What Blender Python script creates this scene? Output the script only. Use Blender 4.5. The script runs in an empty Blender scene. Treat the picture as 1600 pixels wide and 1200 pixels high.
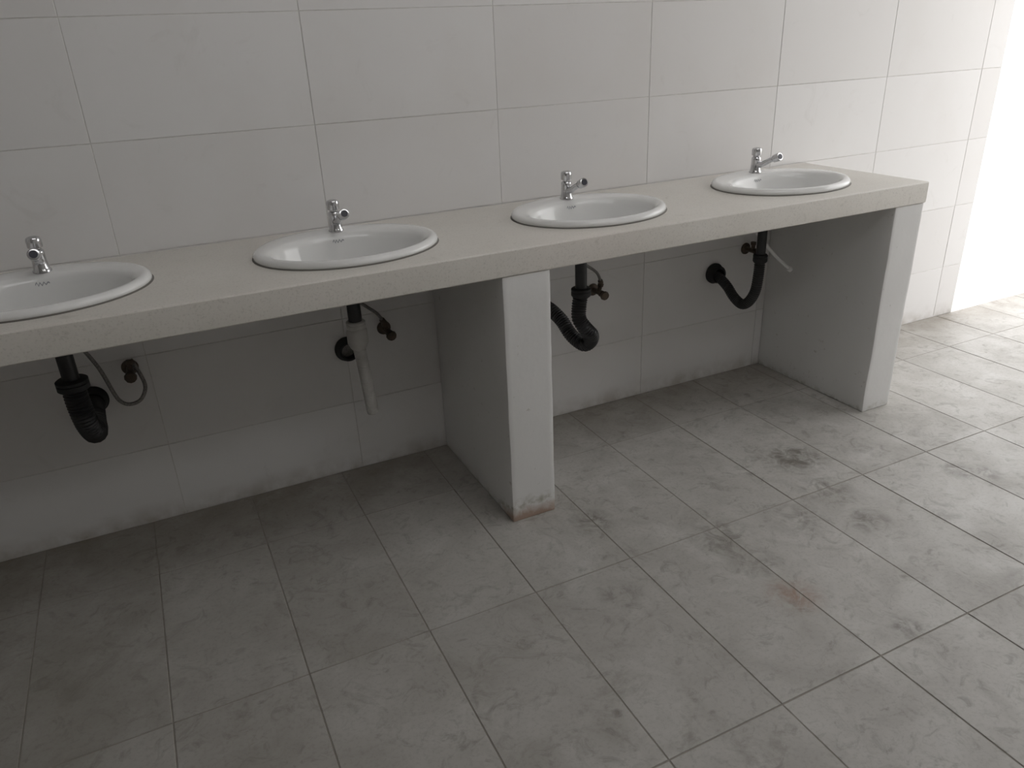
import bpy, bmesh, math, random
from mathutils import Vector, Matrix
random.seed(7)
S = bpy.context.scene
C = S.collection
PI = math.pi

# ------------------------------------------------------------------ camera
cd = bpy.data.cameras.new('camera')
cam = bpy.data.objects.new('camera', cd); C.objects.link(cam)
R = Vector((0.89878862, -0.4364242, -0.04138768)); U = Vector((0.21453069, 0.35554189, 0.90970685)); F = Vector((0.38230302, 0.82651309, -0.41318339))
M4 = Matrix((R, U, -F)).transposed().to_4x4(); M4.translation = (0, -2.3851, 1.3763)
cam.matrix_world = M4
cd.sensor_width = 36; cd.lens = 1185.6774 * 36 / 1600; cd.clip_start = .05; cd.clip_end = 200
S.camera = cam

# ------------------------------------------------------------------ sky and exposure
w = bpy.data.worlds.new('overcast_sky'); S.world = w; w.use_nodes = True
bg = w.node_tree.nodes['Background']
bg.inputs['Color'].default_value = (1.0, 0.99, 0.985, 1); bg.inputs['Strength'].default_value = 2.98
S.view_settings.view_transform = 'Standard'; S.view_settings.look = 'None'
S.view_settings.gamma = 1; S.view_settings.use_curve_mapping = False
S.view_settings.exposure = 0.0

# ------------------------------------------------------------------ dimensions
XL, XE, YF, ZT = -2.2, 3.62, -2.75, 3.5        # left wall, daylight opening, wall behind the camera, ceiling
ZC, TH, CD = 0.8652, 0.0735, 0.583            # counter top, thickness, depth
DOOR_Y, DOOR_Z = -1.8, 2.3

# ------------------------------------------------------------------ material helpers
def mat(name):
    m = bpy.data.materials.new(name); m.use_nodes = True
    nt = m.node_tree; b = nt.nodes['Principled BSDF']
    return m, nt, b
def N(nt, t, **kw):
    n = nt.nodes.new(t)
    for k, v in kw.items():
        if k in n.inputs: n.inputs[k].default_value = v
        else: setattr(n, k, v)
    return n
def L(nt, a, b): nt.links.new(a, b)
def pos(nt): return N(nt, 'ShaderNodeNewGeometry').outputs['Position']
def noise(nt, v, scale, detail=4, rough=.55, dist=0):
    n = N(nt, 'ShaderNodeTexNoise', Scale=scale, Detail=detail, Roughness=rough, Distortion=dist); L(nt, v, n.inputs['Vector'])
    return n.outputs['Fac']
def ramp(nt, f, stops):
    r = N(nt, 'ShaderNodeValToRGB'); e = r.color_ramp.elements
    while len(e) < len(stops): e.new(.5)
    for q, (p, c) in zip(e, stops):
        q.position = p; q.color = (c if len(c) == 4 else (*c, 1)) if isinstance(c, tuple) else (c, c, c, 1)
    L(nt, f, r.inputs['Fac']); return r.outputs['Color']
def mth(nt, op, a, b=None, clamp=False):
    n = N(nt, 'ShaderNodeMath', operation=op, use_clamp=clamp)
    for i, x in enumerate((a, b)):
        if x is None: continue
        if isinstance(x, (int, float)): n.inputs[i].default_value = x
        else: L(nt, x, n.inputs[i])
    return n.outputs[0]
def mix(nt, f, a, b, mode='MIX'):
    n = N(nt, 'ShaderNodeMix', data_type='RGBA', blend_type=mode)
    for i, x in ((0, f), (6, a), (7, b)):
        if isinstance(x, (int, float)): n.inputs[i].default_value = x
        elif isinstance(x, tuple): n.inputs[i].default_value = (*x, 1)
        else: L(nt, x, n.inputs[i])
    return n.outputs[2]
def bump(nt, b, h, strength=.2, dist=.002):
    n = N(nt, 'ShaderNodeBump', Strength=strength, Distance=dist); L(nt, h, n.inputs['Height']); L(nt, n.outputs[0], b.inputs['Normal'])
def sep(nt, v):
    n = N(nt, 'ShaderNodeSeparateXYZ'); L(nt, v, n.inputs[0]); return n.outputs
def simple(name, col, rough=.5, metal=0, nscale=30, var=.12, bstr=.1, bdist=.001, spec=.5):
    m, nt, b = mat(name); p = pos(nt); n = noise(nt, p, nscale)
    d = tuple(c * (1 - var) for c in col); u = tuple(min(1, c * (1 + var)) for c in col)
    L(nt, ramp(nt, n, [(.3, d), (.7, u)]), b.inputs['Base Color'])
    b.inputs['Roughness'].default_value = rough; b.inputs['Metallic'].default_value = metal
    b.inputs['Specular IOR Level'].default_value = spec
    if bstr: bump(nt, b, n, bstr, bdist)
    return m
def rnd(nt): return N(nt, 'ShaderNodeObjectInfo').outputs['Random']

def mat_wall_tile():
    m, nt, b = mat('glazed_wall_tile'); p = pos(nt)
    c = ramp(nt, rnd(nt), [(0, (.705, .69, .68)), (1, (.755, .745, .74))])
    c = mix(nt, mth(nt, 'MULTIPLY', ramp(nt, noise(nt, p, 2.2, 5), [(.5, 0.), (.75, 1.)]), .3), c, (.62, .585, .55))      # faint grime clouds
    sm = noise(nt, p, 9, 6, .65, 1.2)
    c = mix(nt, mth(nt, 'MULTIPLY', ramp(nt, sm, [(.6, 0.), (.8, 1.)]), .25), c, (.5, .48, .45))
    z = sep(nt, p)[2]
    low = mth(nt, 'MULTIPLY', mth(nt, 'SUBTRACT', 1, mth(nt, 'MULTIPLY', z, 14), True), ramp(nt, noise(nt, p, 12), [(.35, 0.), (.65, 1.)]))
    c = mix(nt, mth(nt, 'MULTIPLY', low, .6), c, (.3, .255, .2))                                                           # splashed dirt at the foot
    L(nt, c, b.inputs['Base Color']); b.inputs['Roughness'].default_value = .38
    bump(nt, b, noise(nt, p, 5, 2), .12, .004); return m
def mat_floor_tile():
    m, nt, b = mat('mottled_floor_tile'); p = pos(nt)
    n1 = noise(nt, p, 7, 8, .62, .6)
    c = ramp(nt, n1, [(.28, (.31, .295, .27)), (.5, (.43, .415, .39)), (.72, (.52, .51, .49))])
    c = mix(nt, .5, c, ramp(nt, rnd(nt), [(0, (.37, .355, .33)), (1, (.47, .455, .43))]))
    dk = ramp(nt, noise(nt, p, 15, 7, .68, 1.5), [(.54, 0.), (.70, 1.)])
    c = mix(nt, mth(nt, 'MULTIPLY', dk, .55), c, (.17, .16, .135))
    wt = ramp(nt, noise(nt, p, 4.5, 6, .6, .8), [(.55, 0.), (.72, .35)])
    c = mix(nt, wt, c, (.60, .59, .57))
    gr = noise(nt, p, 90, 3, .7)
    c = mix(nt, ramp(nt, gr, [(.35, .22), (.5, 0.)]), c, (.22, .205, .18))
    sc = mth(nt, 'MULTIPLY', ramp(nt, noise(nt, p, 5, 7, .7, 2.2), [(.57, 0.), (.68, 1.)]), .35)
    c = mix(nt, sc, c, (.20, .185, .16))
    # spills and scuffs with places of their own
    d = noise(nt, p, 16, 5, .65, 1.0)
    tot = None
    for x, y, r, k in [(1.851, -.707, .13, .8), (1.789, -.91, .10, .7), (2.26, -1.041, .07, .7), (2.319, -1.09, .06, .6), (1.768, -1.105, .08, .6),
                       (1.035, -.693, .08, .7), (.924, -1.024, .07, .45), (1.478, -1.464, .05, .8), (1.336, -.949, .11, .6), (1.33, -1.092, .09, .4),
                       (2.009, -1.182, .07, .4), (1.599, -.99, .12, .4), (1.9, -1.5, .09, .3), (2.112, -.779, .09, .4), (.7, -1.35, .015, .8), (.28, -.98, .012, .8)]:
        vd = N(nt, 'ShaderNodeVectorMath', operation='DISTANCE'); L(nt, p, vd.inputs[0]); vd.inputs[1].default_value = (x, y, 0)
        q = mth(nt, 'SUBTRACT', 1, mth(nt, 'DIVIDE', vd.outputs['Value'], r), True)
        q = mth(nt, 'MULTIPLY', mth(nt, 'MULTIPLY', q, 1.6, True), k)
        tot = q if tot is None else mth(nt, 'MAXIMUM', tot, q)
    msk = mth(nt, 'MULTIPLY', tot, ramp(nt, d, [(.4, 0.), (.62, 1.)]))
    c = mix(nt, msk, c, (.10, .088, .07))
    vd = N(nt, 'ShaderNodeVectorMath', operation='DISTANCE'); L(nt, p, vd.inputs[0]); vd.inputs[1].default_value = (1.325, -1.243, 0)
    q = mth(nt, 'MULTIPLY', mth(nt, 'SUBTRACT', 1, mth(nt, 'DIVIDE', vd.outputs['Value'], .09), True), ramp(nt, d, [(.35, 0.), (.6, .8)]))
    c = mix(nt, q, c, (.26, .14, .09))                                                                                     # rusty smear
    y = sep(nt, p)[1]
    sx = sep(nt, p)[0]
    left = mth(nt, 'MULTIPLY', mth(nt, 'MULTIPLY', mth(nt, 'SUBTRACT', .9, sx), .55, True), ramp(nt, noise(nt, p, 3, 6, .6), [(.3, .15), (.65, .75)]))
    c = mix(nt, left, c, (.20, .18, .15))                                                                                  # noisy brown tint, stronger towards the left end
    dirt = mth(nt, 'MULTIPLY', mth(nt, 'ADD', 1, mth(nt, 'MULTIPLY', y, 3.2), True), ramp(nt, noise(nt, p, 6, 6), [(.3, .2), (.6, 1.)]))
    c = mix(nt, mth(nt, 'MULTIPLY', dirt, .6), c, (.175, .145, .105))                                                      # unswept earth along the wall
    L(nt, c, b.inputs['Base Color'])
    L(nt, ramp(nt, n1, [(.3, .62), (.7, .42)]), b.inputs['Roughness'])
    bump(nt, b, d, .12, .002); return m
def mat_counter():
    m, nt, b = mat('speckled_counter_stone'); p = pos(nt)
    c = ramp(nt, noise(nt, p, 3.5, 5), [(.3, (.655, .625, .575)), (.7, (.715, .69, .645))])
    c = mix(nt, ramp(nt, noise(nt, p, 1.6, 3), [(.45, 0.), (.7, .4)]), c, (.70, .63, .59))
    s = noise(nt, p, 210, 2, .6)
    c = mix(nt, ramp(nt, s, [(.56, 0.), (.68, .28)]), c, (.36, .34, .30))
    c = mix(nt, ramp(nt, s, [(.30, .25), (.40, 0.)]), c, (.78, .75, .69))
    st = ramp(nt, noise(nt, p, 20, 6, .65, 1), [(.62, 0.), (.75, .35)])
    c = mix(nt, st, c, (.3, .27, .22))
    L(nt, c, b.inputs['Base Color']); b.inputs['Roughness'].default_value = .5
    bump(nt, b, s, .12, .001); return m
def mat_plaster():
    m, nt, b = mat('painted_plaster'); p = pos(nt)
    c = ramp(nt, noise(nt, p, 4, 5), [(.3, (.72, .715, .705)), (.7, (.74, .735, .725))])
    sp = ramp(nt, noise(nt, p, 38, 4, .6), [(.66, 0.), (.72, .5)])
    c = mix(nt, sp, c, (.42, .39, .35))
    z = sep(nt, p)[2]
    n = noise(nt, p, 18, 5, .6, .6)
    h = mth(nt, 'ADD', z, mth(nt, 'MULTIPLY', n, .08))
    vd = N(nt, 'ShaderNodeVectorMath', operation='DISTANCE'); L(nt, p, vd.inputs[0]); vd.inputs[1].default_value = (.90, -.60, .0)
    h = mth(nt, 'ADD', h, ramp(nt, vd.outputs['Value'], [(.10, 0.), (.16, .07)]))
    c = mix(nt, ramp(nt, h, [(.055, 1.), (.085, 0.)]), c, (.42, .31, .25))                                                 # paint gone at the foot
    c = mix(nt, mth(nt, 'MULTIPLY', ramp(nt, h, [(.07, .0), (.095, .7), (.13, 0.)]), ramp(nt, noise(nt, p, 40), [(.4, 0.), (.6, 1.)])), c, (.27, .26, .17))
    L(nt, c, b.inputs['Base Color']); b.inputs['Roughness'].default_value = .75
    bump(nt, b, noise(nt, p, 30, 6), .25, .003); return m

M = dict(
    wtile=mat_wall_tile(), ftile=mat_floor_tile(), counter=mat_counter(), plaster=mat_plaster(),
    wgrout=simple('wall_grout', (.66, .645, .62), .9), fgrout=simple('floor_grout', (.29, .27, .24), .95),
    paint=simple('wall_paint', (.52, .515, .50), .85, nscale=5), white_paint=simple('white_wall_paint', (.74, .735, .72), .7, nscale=5, var=.04), ceiling=simple('ceiling_paint', (.55, .545, .53), .9, nscale=4),
    ground=simple('yard_concrete', (.55, .53, .50), .9, nscale=3),
    ceramic=simple('white_ceramic', (.80, .80, .79), .055, nscale=4, var=.02, bstr=0),
    chrome=simple('worn_chrome', (.60, .60, .61), .16, 1, nscale=60, var=.1, bstr=.03),
    aer=simple('blue_black_aerator', (.035, .035, .05), .4), white_pl=simple('white_plastic', (.46, .45, .43), .45, var=.06),
    black_pl=simple('black_plastic', (.014, .014, .015), .42, var=.3), black_rb=simple('black_rubber', (.010, .010, .011), .6, var=.3),
    brass=simple('dull_brass', (.085, .065, .05), .45, .6, var=.3), hose=simple('grey_braid', (.20, .19, .18), .5, .3, nscale=300, var=.5),
    clear=simple('milky_hose_plastic', (.82, .82, .81), .4, var=.05), mark=simple('grey_print', (.30, .31, .34), .4),
    silicone=simple('grey_sealant', (.16, .15, .135), .7))

# ------------------------------------------------------------------ mesh helpers
def link(name, me, m=None, parent=None, loc=None, smooth=None):
    if m is not None and not me.materials: me.materials.append(m)
    if smooth is not None:
        for p in me.polygons: p.use_smooth = True
        me.set_sharp_from_angle(angle=math.radians(smooth))
    o = bpy.data.objects.new(name, me); C.objects.link(o)
    if loc is not None: o.location = loc
    if parent is not None: o.parent = parent
    return o
def from_bm(bm, name='mesh'):
    bmesh.ops.recalc_face_normals(bm, faces=bm.faces)
    me = bpy.data.meshes.new(name); bm.to_mesh(me); bm.free(); return me
def box_me(x0, x1, y0, y1, z0, z1, bev=0, seg=2, cuts=0):
    bm = bmesh.new(); bmesh.ops.create_cube(bm, size=1)
    for v in bm.verts: v.co = ((x0 + x1) / 2 + v.co.x * (x1 - x0), (y0 + y1) / 2 + v.co.y * (y1 - y0), (z0 + z1) / 2 + v.co.z * (z1 - z0))
    if cuts: bmesh.ops.subdivide_edges(bm, edges=bm.edges[:], cuts=cuts, use_grid_fill=True)
    if bev:
        es = [e for e in bm.edges if len(e.link_faces) == 2 and e.link_faces[0].normal.angle(e.link_faces[1].normal, 0) > .5]
        bmesh.ops.bevel(bm, geom=es, offset=bev, segments=seg, affect='EDGES', profile=.6)
    return from_bm(bm)
def slab_tile(a, b, t, bev):
    """tile a x b in XY, its face at z=0, chamfered round the face (no bottom)"""
    vs = []
    for (u, z) in ((0, -t), (0, -bev), (bev, 0)):
        vs += [(-a/2+u, -b/2+u, z), (a/2-u, -b/2+u, z), (a/2-u, b/2-u, z), (-a/2+u, b/2-u, z)]
    fs = [(8, 9, 10, 11)]
    for k in (0, 4):
        for i in range(4):
            j = (i + 1) % 4; fs.append((k+i, k+j, k+4+j, k+4+i))
    me = bpy.data.meshes.new('tile'); me.from_pydata(vs, [], fs); me.update(); return me
def rings_me(rings, cap0=False, cap1=False, closed=False):
    n = len(rings[0]); vs = [v for r in rings for v in r]; fs = []
    k = len(rings)
    for i in range(k if closed else k - 1):
        for j in range(n):
            a = i*n + j; b = i*n + (j+1) % n; i2 = (i+1) % k
            fs.append((a, b, i2*n + (j+1) % n, i2*n + j))
    if cap0: fs.append(tuple(range(n-1, -1, -1)))
    if cap1: fs.append(tuple((k-1)*n + j for j in range(n)))
    bm = bmesh.new(); bv = [bm.verts.new(v) for v in vs]
    for f in fs: bm.faces.new([bv[i] for i in f])
    return from_bm(bm)
def lathe(prof, n=28, ax=None, org=(0, 0, 0), cap=True):
    """profile of (radius, height) about the axis ax from org"""
    ax = Vector(ax or (0, 0, 1)).normalized(); t = ax.orthogonal().normalized(); s = ax.cross(t); o = Vector(org)
    rr = [[o + ax*h + (t*math.cos(2*PI*j/n) + s*math.sin(2*PI*j/n))*r for j in range(n)] for r, h in prof]
    return rings_me(rr, cap, cap)
def spline(pts, step):
    P = [Vector(p) for p in pts]; P = [P[0]*2 - P[1]] + P + [P[-1]*2 - P[-2]]
    out = []
    for i in range(1, len(P) - 2):
        a, b, c, d = P[i-1:i+3]; k = max(2, int((c-b).length / step))
        for j in range(k):
            t = j / k
            out.append(.5*((2*b) + (c-a)*t + (2*a-5*b+4*c-d)*t*t + (-a+3*b-3*c+d)*t**3))
    out.append(P[-2]); return out
def tube(pts, rad, step=.004, n=14, cap=True, ends=None):
    q = spline(pts, step); t0 = (q[1]-q[0]).normalized(); u = t0.orthogonal().normalized(); rr = []; s = 0
    tot = sum((q[i+1]-q[i]).length for i in range(len(q)-1))
    for i, p in enumerate(q):
        t = (q[min(i+1, len(q)-1)] - q[max(i-1, 0)]).normalized()
        u = (u - t*u.dot(t)).normalized(); v = t.cross(u)
        r = rad(s, tot) if callable(rad) else rad
        rr.append([p + (u*math.cos(2*PI*j/n) + v*math.sin(2*PI*j/n))*r for j in range(n)])
        if i < len(q)-1: s += (q[i+1]-q[i]).length
    return rings_me(rr, cap, cap)
def thing(name, label, cat, loc, group=None):
    o = bpy.data.objects.new(name, None); C.objects.link(o); o.location = loc; o.empty_display_size = .05
    o['label'] = label; o['category'] = cat
    if group: o['group'] = group
    return o
def tag(o, label, cat, group=None):
    o['label'] = label; o['category'] = cat
    if group: o['group'] = group
    return o
def struct(o, label, cat):
    o['kind'] = 'structure'; o['label'] = label; o['category'] = cat; return o

# ------------------------------------------------------------------ the room
wb = struct(link('wall_back', box_me(XL, XE, .0018, .16, -.1, ZT), M['wgrout']), 'long white tiled wall behind the washbasin counter', 'wall')
fl = struct(link('floor', box_me(XL, 4.43, YF, .001, -.12, -.0014), M['fgrout']), 'dirty grey tiled floor with dark joints and scuffs', 'floor')
struct(link('wall_left', box_me(XL - .15, XL, YF - .15, .16, -.1, ZT), M['white_paint']), 'plain white end wall far left of the counter', 'wall')
FILL_WIN = [(-.5, 1.0, 2.72, 3.4), (1.3, 2.8, 2.72, 3.4)]      # openings added high in the unseen wall opposite, for fill light
FILL_ROOF = (.95, 2.4, -2.15, -1.2)                            # ceiling opening added out of view to brighten the room from above
bm = bmesh.new(); xs = XL
for (x0, x1, z0, z1) in FILL_WIN + [(XE, XE, 0, 0)]:
    for q in ((xs, x0, -.1, ZT), (x0, x1, -.1, z0), (x0, x1, z1, ZT)):
        if q[1] - q[0] > .01 and q[3] - q[2] > .01:
            t = box_me(q[0], q[1], YF - .15, YF, q[2], q[3]); bm.from_mesh(t); bpy.data.meshes.remove(t)
    xs = x1
struct(link('wall_front', from_bm(bm), M['paint']), 'plain painted wall opposite the washbasins, high openings added for fill light', 'wall')
bm = bmesh.new()
for a in ((XE, XE + .15, YF - .15, DOOR_Y, -.1, ZT), (XE, XE + .15, DOOR_Y, .16, DOOR_Z, ZT)):
    t = box_me(*a); bm.from_mesh(t); bpy.data.meshes.remove(t)
struct(link('wall_right', from_bm(bm), M['paint']), 'painted end wall with the wide open daylight doorway', 'wall')
struct(link('ground', box_me(-60, 60, -60, 60, -.4, -.125), M['ground']), 'pale sunlit concrete yard outside the open doorway', 'ground')

bm = bmesh.new(); X0, X1, Y0, Y1 = XL - .15, XE + .15, YF - .15, .16
for q in ((X0, FILL_ROOF[0], Y0, Y1), (FILL_ROOF[1], X1, Y0, Y1), (FILL_ROOF[0], FILL_ROOF[1], Y0, FILL_ROOF[2]), (FILL_ROOF[0], FILL_ROOF[1], FILL_ROOF[3], Y1)):
    t = box_me(*q, ZT, ZT + .12); bm.from_mesh(t); bpy.data.meshes.remove(t)
struct(link('ceiling', from_bm(bm), M['ceiling']), 'plain painted ceiling with an opening added for fill light', 'ceiling')

# wall tiles, 60 x 30, stacked
J = .0022; TW, THt, WX, WZ = .5973, .3036, .4982, 1.1697
cache = {}
def tile_mesh(a, b, t, bev, m):
    k = (round(a, 4), round(b, 4), m.name)
    if k not in cache:
        cache[k] = slab_tile(a, b, t, bev); cache[k].materials.append(m)
    return cache[k]
def cells(lo, hi, o, s):
    k = math.floor((lo - o) / s + 1e-6); out = []
    while o + k*s < hi - 1e-6:
        a, b = max(lo, o + k*s), min(hi, o + (k+1)*s)
        if b - a > .012: out.append((a, b))
        k += 1
    return out
for (x0, x1) in cells(XL, XE, WX, TW):
    for (z0, z1) in cells(0, ZT, WZ, THt):
        o = link('tile', tile_mesh(x1-x0-J, z1-z0-J, .006, .0007, M['wtile']), None, wb, ((x0+x1)/2, random.uniform(-.0004, .0004), (z0+z1)/2))
        o.rotation_euler = (PI/2 + random.uniform(-.0012, .0012), 0, random.uniform(-.0006, .0006))
JF = .0034; FX, FY, FX0, FY0 = .3087, .5988, .4198, -.9032
def floor_tile(x0, x1, y0, y1):
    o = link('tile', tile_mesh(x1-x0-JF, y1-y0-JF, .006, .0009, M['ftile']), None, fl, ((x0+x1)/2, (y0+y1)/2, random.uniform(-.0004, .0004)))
    o.rotation_euler = (random.uniform(-.0008, .0008), random.uniform(-.0012, .0012), 0)
for (x0, x1) in cells(XL, 4.43, FX0, FX):
    for (y0, y1) in cells(YF, 0, FY0, FY): floor_tile(x0, x1, y0, y1)

# ------------------------------------------------------------------ counter and its supports
SX = [-.28, .48, 1.262, 2.058]; SY = -.30; RA, RB = .255, .213
slab = box_me(XL, 2.474, -CD, -.0015, ZC - TH, ZC, .007, 3)
so = link('countertop', slab, M['counter'])
cuts = []
for x in SX:
    n = 56
    rr = [[Vector((x + .228*math.cos(2*PI*j/n), SY - .012 + .178*math.sin(2*PI*j/n), z)) for j in range(n)] for z in (ZC - .2, ZC + .1)]
    c = link('cut', rings_me(rr, True, True)); cuts.append(c)
    md = so.modifiers.new('hole', 'BOOLEAN'); md.operation = 'DIFFERENCE'; md.object = c; md.solver = 'EXACT'
bpy.context.view_layer.update()
me = bpy.data.meshes.new_from_object(so.evaluated_get(bpy.context.evaluated_depsgraph_get()))
so.modifiers.clear(); so.data = me
for c in cuts: bpy.data.objects.remove(c)
for p in me.polygons: p.use_smooth = True
me.set_sharp_from_angle(angle=math.radians(35))
tag(so, 'long thick beige speckled counter slab with the four washbasins set in', 'countertop')

def support(x0, x1, label):
    me = box_me(x0, x1, -CD + .004, -.001, 0, ZC - TH, .006, 2)
    bm = bmesh.new(); bm.from_mesh(me); bmesh.ops.subdivide_edges(bm, edges=[e for e in bm.edges if e.calc_length() > .1], cuts=12, use_grid_fill=True)
    from mathutils import noise as mn
    for v in bm.verts:
        if .01 < v.co.z < ZC - TH - .01 and v.co.y < -.02:
            d = mn.noise_vector(v.co * 9) * .0022; v.co += Vector((d.x, d.y, 0))
    me2 = from_bm(bm)
    for v in me2.vertices: v.co -= Vector(((x0+x1)/2, -CD/2, 0))
    return tag(link('support_wall', me2, M['plaster'], None, ((x0+x1)/2, -CD/2, 0), 40), label, 'support wall', 'plastered supports under the counter')
support(.8196, .9679, 'white plastered support with a stained, chipped foot between second and third washbasin')
support(2.328, 2.4689, 'white plastered support at the counter end beside the bright doorway')

# ------------------------------------------------------------------ washbasins
OA, OB, OY = .208, .146, -.028
def ell(a, b, cy, z, n=64): return [Vector((a*math.cos(2*PI*j/n), cy + b*math.sin(2*PI*j/n), z)) for j in range(n)]
def basin_mesh():
    r = [ell(RA-.004, RB-.004, 0, .0005), ell(RA, RB, 0, .004), ell(RA, RB, 0, .010), ell(RA-.003, RB-.003, 0, .0155), ell(RA-.009, RB-.009, 0, .0195), ell(RA-.018, RB-.018, 0, .0205),
         ell(OA+.016, OB+.014, OY*.9, .0185), ell(OA+.006, OB+.005, OY, .0145), ell(OA, OB, OY, .007), ell(OA*.975, OB*.965, OY, -.008),
         ell(OA*.93, OB*.91, OY, -.045), ell(OA*.85, OB*.83, OY, -.08), ell(OA*.70, OB*.68, OY+.005, -.108), ell(OA*.48, OB*.48, OY+.015, -.122), ell(OA*.25, OB*.27, OY+.025, -.128), ell(.024, .024, SYD, -.131), ell(.022, .022, SYD, -.136),
         ell(.030, .030, SYD, -.142), ell(OA*.5, OB*.5, OY+.015, -.135), ell(OA*.75, OB*.73, OY+.005, -.118), ell(OA*.92, OB*.9, OY, -.085), ell(OA*1.0, OB*.99, OY, -.045), ell(OA*1.03, OB*1.03, OY, -.005), ell(OA*1.04, OB*1.05, OY+.003, -.001)]
    return rings_me(r, closed=True)
SYD = .04      # drain offset from the middle of the basin
BASIN = basin_mesh(); BASIN.materials.append(M['ceramic'])
for p in BASIN.polygons: p.use_smooth = True
BASIN.set_sharp_from_angle(angle=math.radians(50))
GRATE = lathe([(.004, .000), (.010, .001), (.0235, .0035), (.0265, .003), (.0268, .0015), (.022, -.001), (.022, -.006), (.004, -.006)], 24); GRATE.materials.append(M['chrome'])
SEAL = rings_me([ell(RA+.0035, RB+.0035, 0, .0003), ell(RA-.0005, RB-.0005, 0, .0032), ell(RA-.006, RB-.006, 0, .0003)], closed=True); SEAL.materials.append(M['silicone'])
def mark_mesh():
    """small illegible grey maker's mark on the slope behind the bowl"""
    bm = bmesh.new(); pts = [(-.016, 0), (-.012, .005), (-.009, -.003), (-.005, .004), (-.001, -.003), (.004, .004), (.008, -.002), (.013, .003), (.017, .001)]
    w = .0016
    def pt(u, v):
        z = -.004 + v*1.1; k = .965 + (z + .008)*2.33
        return (u, OY + OB*k*math.sqrt(1 - (u/(OA*k))**2) - .0012, z)
    for (u0, v0), (u1, v1) in zip(pts, pts[1:]):
        q = [bm.verts.new(pt(u, v)) for u, v in ((u0, v0-w), (u1, v1-w), (u1, v1+w), (u0, v0+w))]; bm.faces.new(q)
    return from_bm(bm)
MARK = mark_mesh(); MARK.materials.append(M['mark'])
bl = ['white oval washbasin cut off at the left edge of the picture', 'white oval washbasin left of the middle support, second from the left',
      'white oval washbasin just right of the middle support, third from the left', 'white oval washbasin farthest right, nearest the bright doorway']
for x, lab in zip(SX, bl):
    t = thing('washbasin', lab, 'washbasin', (x, SY, ZC), 'oval washbasins in the counter')
    link('basin', BASIN, None, t); link('sealant', SEAL, None, t); link('drain_strainer', GRATE, None, t, (0, SYD, -.131)); link('maker_mark', MARK, None, t)

# ------------------------------------------------------------------ taps
def tap_parts():
    body = lathe([(.0005, -.001), (.0205, 0), (.0205, .003), (.0185, .006), (.0170, .012), (.0158, .026), (.0155, .040), (.0160, .046), (.0150, .050), (.0125, .0525), (.0005, .053)])
    btn = lathe([(.0005, .0535), (.0110, .0535), (.0110, .0565), (.0158, .058), (.0165, .061), (.0163, .068), (.0168, .071), (.0163, .077), (.0145, .081), (.0100, .083), (.0005, .0835)])
    a, b = Vector((0, -.010, .026)), Vector((0, -.088, .057)); d = (b - a).normalized()
    sp = tube([a, a + (b-a)*.3 + Vector((0, 0, -.003)), a + (b-a)*.65, b], lambda s, t: .0105 - .002*min(1, s/t*1.4) + (.0028*max(0, (s/t - .75)/.25)), .003, 18)
    e = Vector((0, -.55, -.10)).normalized()
    noz = lathe([(.0005, -.012), (.0095, -.012), (.0125, -.008), (.0135, .004), (.0135, .014), (.0125, .017), (.0095, .0175), (.0005, .0165)], 22, d, b)
    aer = lathe([(.0005, .0), (.0088, .0), (.0088, .0025), (.0005, .0025)], 20, d, b + d*.0165)
    shank = lathe([(.0005, 0), (.008, 0), (.008, .135), (.0005, .135)], 14, (0, 0, -1))
    return body, btn, sp, noz, aer, shank
TB = tap_parts()
for m_, k in zip(TB, ('chrome', 'chrome', 'chrome', 'chrome', 'aer', 'brass')):
    m_.materials.append(M[k])
    for p in m_.polygons: p.use_smooth = True
    m_.set_sharp_from_angle(angle=math.radians(38))
tl = ['chrome push tap seen head on at the left edge, above the cut-off washbasin', 'chrome push tap on the second washbasin from the left',
      'chrome push tap on the washbasin right of the middle support', 'chrome push tap on the washbasin nearest the doorway']
TX = [-.276, .487, 1.266, 2.078]
for x, lab, rz in zip(TX, tl, (0.05, .04, 0.02, .06)):
    t = thing('push_tap', lab, 'tap', (x, SY + .152, ZC + .0195), 'chrome push taps'); t.rotation_euler = (0, 0, rz); t.scale = (1.08,)*3
    link('body', TB[0], None, t); link('push_button', TB[1], None, t); link('shank', TB[5], None, t)
    s = link('spout', TB[2], None, t); link('nozzle', TB[3], None, s); link('aerator', TB[4], None, s)

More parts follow.
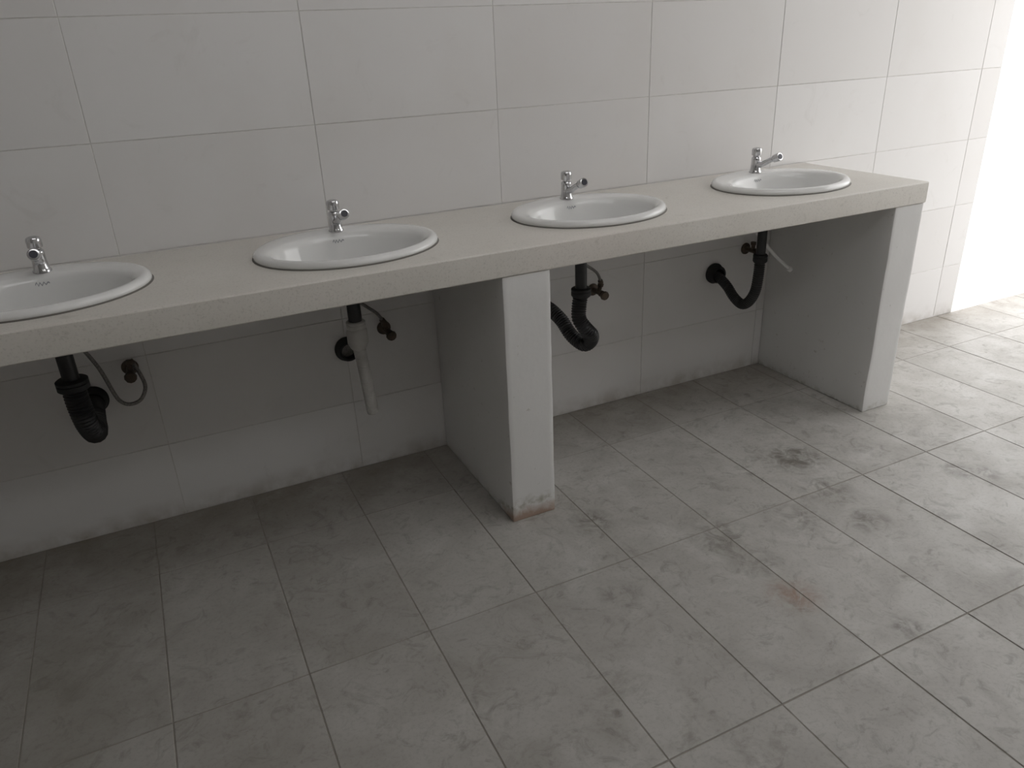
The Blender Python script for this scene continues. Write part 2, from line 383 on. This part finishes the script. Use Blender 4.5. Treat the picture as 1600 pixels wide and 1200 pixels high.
# ------------------------------------------------------------------ drains under the counter
def at(root, me, name, m, parent=None, smooth=45):
    """put a mesh built in room coordinates under a thing"""
    for v in me.vertices: v.co -= root.location
    return link(name, me, m, parent or root, None, smooth)
def corr(r, pitch=.0085, amp=.07): return lambda s, t: r*(1 + amp*math.sin(2*PI*s/pitch))
def nut(p, ax, r, h, n=24): return lathe([(.0005, 0), (r*.9, 0), (r, h*.1), (r, h*.32), (r*.93, h*.38), (r, h*.46), (r, h*.85), (r*.88, h), (.0005, h)], n, ax, p)
def collar(x, z, r=.034):
    return lathe([(r*.62, .012), (r*.70, .0), (r*1.12, .0), (r*1.15, .008), (r, .014), (r*.96, .032), (r*.86, .038), (r*.70, .036), (r*.62, .026)], 28, (0, -1, 0), (x, -.001, z), cap=False)
def drain(x, ztail, hosepts, label, rt=.020, rh=.022, white=False, cz=.455, cx=None):
    y = SY + SYD
    t = thing('drain_hose', label, 'drain pipe', (x, y, ZC - .14), 'drain pipes under the washbasins')
    mk = M['black_pl']
    at(t, lathe([(.0005, 0), (.031, 0), (.031, .010), (.024, .013), (.0005, .013)], 28, (0, 0, -1), (x, y, ZC - .1425)), 'tailpiece_flange', mk)
    at(t, lathe([(.0005, 0), (rt, 0), (rt, .7257-.013-ztail), (.0005, .7257-.013-ztail)], 24, (0, 0, -1), (x, y, ZC - .1525)), 'tailpipe', mk)
    if white:
        at(t, nut(Vector((x, y, ztail + .012)), (0, 0, -1), .0285, .026), 'nut', M['white_pl'])
        at(t, lathe([(.0005, 0), (.027, 0), (.031, .006), (.031, .045), (.024, .060), (.021, .064), (.0005, .064)], 24, (0, 0, -1), (x, y, ztail - .012)), 'trap_body', M['white_pl'])
        at(t, tube(hosepts, corr(rh, .008, .04), .002, 16), 'hose', M['white_pl'])
    else:
        at(t, nut(Vector((x, y, ztail + .012)), (0, 0, -1), rh*1.38, .030), 'nut', M['black_rb'])
        at(t, tube(hosepts, corr(rh), .0021, 14), 'hose', M['black_pl'])
    return t
y = SY + SYD
drain(-.272, .612, [(-.272, y, .600), (-.272, -.26, .555), (-.268, -.255, .500), (-.262, -.225, .452), (-.262, -.165, .428), (-.264, -.10, .446), (-.265, -.02, .457)],
      'black corrugated drain hose bending back to the wall under the leftmost washbasin', rh=.0285, rt=.0205)
drain(.482, .626, [(.482, y, .560), (.487, -.257, .510), (.494, -.25, .447), (.504, -.24, .322)],
      'white drain trap and loose hanging hose on a black tailpipe under the second washbasin', white=True, rh=.0185)
drain(1.255, .594, [(1.255, y, .585), (1.247, -.26, .543), (1.244, -.265, .50), (1.261, -.275, .466), (1.293, -.265, .430), (1.306, -.235, .393), (1.298, -.20, .373), (1.279, -.15, .395), (1.266, -.10, .440), (1.25, -.05, .468), (1.245, -.015, .470)],
      'black drain hose in an S-bend, partly behind the middle support', rh=.0245)
drain(2.037, .590, [(2.037, y, .580), (2.036, -.26, .521), (2.037, -.25, .455), (2.038, -.22, .405), (2.041, -.18, .382), (2.043, -.13, .396), (2.043, -.08, .433), (2.040, -.015, .466)],
      'thin black drain hose hanging in a V under the washbasin nearest the doorway', rh=.0195, rt=.0175)
for x, z, lab in ((-.265, .457, 'black rubber wall socket behind the leftmost drain hose'), (.500, .458, 'empty black rubber wall socket left of the white drain trap'),
                  (2.040, .466, 'black rubber wall socket holding the V-shaped drain hose')):
    t = thing('drain_socket', lab, 'pipe socket', (x, 0, z), 'rubber drain sockets in the wall')
    at(t, collar(x, z, .037), 'rubber_collar', M['black_rb'])
    at(t, lathe([(.0005, 0), (.024, 0), (.0255, .001), (.0255, .0105), (.0005, .0105)], 24, (0, -1, 0), (x, -.0005, z)), 'pipe_mouth', M['hose'])

# ------------------------------------------------------------------ stop valves and supply hoses
def valve(x, z, lab, tilt=0):
    t = thing('stop_valve', lab, 'valve', (x, 0, z), 'stop valves under the counter')
    at(t, lathe([(.0005, 0), (.024, 0), (.023, .004), (.014, .008), (.0005, .008)], 24, (0, -1, 0), (x, -.0005, z)), 'wall_flange', M['brass'])
    b = bmesh.new()
    for me in (lathe([(.0005, 0), (.0095, 0), (.0095, .050), (.0125, .052), (.0125, .066), (.0005, .066)], 18, (0, -1, 0), (x, -.006, z)),
               lathe([(.0005, 0), (.008, 0), (.008, .018), (.0110, .020), (.0110, .032), (.0005, .032)], 18, (math.sin(tilt), 0, math.cos(tilt)), (x, -.044, z + .004))):
        b.from_mesh(me); bpy.data.meshes.remove(me)
    at(t, from_bm(b), 'valve_body', M['brass'])
    h = at(t, lathe([(.0005, 0), (.0045, 0), (.0045, .008), (.016, .009), (.018, .013), (.016, .020), (.0005, .021)], 10, (0, -1, -.15), (x, -.071, z)), 'handle', M['brass'])
    return t
def supply(name, pts, lab, mk='hose', r=.0055):
    o = thing(name, lab, 'hose', pts[0], 'thin water hoses under the counter')
    at(o, tube(pts, r, .006, 10), 'hose_tube', M[mk])
    for p, q in ((pts[0], pts[1]), (pts[-1], pts[-2])):
        d = Vector(q) - Vector(p); at(o, nut(Vector(p), d, r*1.7, .016, 12), 'end_fitting', M['brass' if mk == 'hose' else mk])
valve(-.148, .535, 'dark stop valve on the wall right of the leftmost drain hose', .2)
valve(.634, .505, 'dark stop valve on the wall right of the white drain trap', -.3)
valve(1.46, .496, 'dark stop valve on the wall right of the S-bend drain hose', .3)
valve(2.20, .545, 'dark stop valve on the wall behind the V-shaped drain hose', 0)
TY = SY + .152
supply('supply_hose', [(-.142, -.044, .571), (-.128, -.055, .545), (-.118, -.07, .49), (-.145, -.085, .455), (-.19, -.10, .475), (-.22, -.12, .60), (-.276, TY, .742)],
       'thin grey water hose looping below the leftmost stop valve')
supply('supply_hose', [(.625, -.044, .540), (.600, -.06, .58), (.55, -.09, .63), (.50, -.12, .69), (.487, TY, .742)], 'thin grey water hose rising to the second tap')
supply('supply_hose', [(1.470, -.044, .531), (1.44, -.06, .58), (1.37, -.09, .63), (1.29, -.12, .69), (1.266, TY, .742)], 'thin grey water hose rising to the tap right of the middle support')
supply('supply_hose', [(2.078, TY, .742), (2.098, -.15, .67), (2.15, -.17, .60), (2.20, -.185, .545), (2.262, -.20, .49)], 'thin milky water hose hanging loose beside the counter-end support', 'clear', .0065)
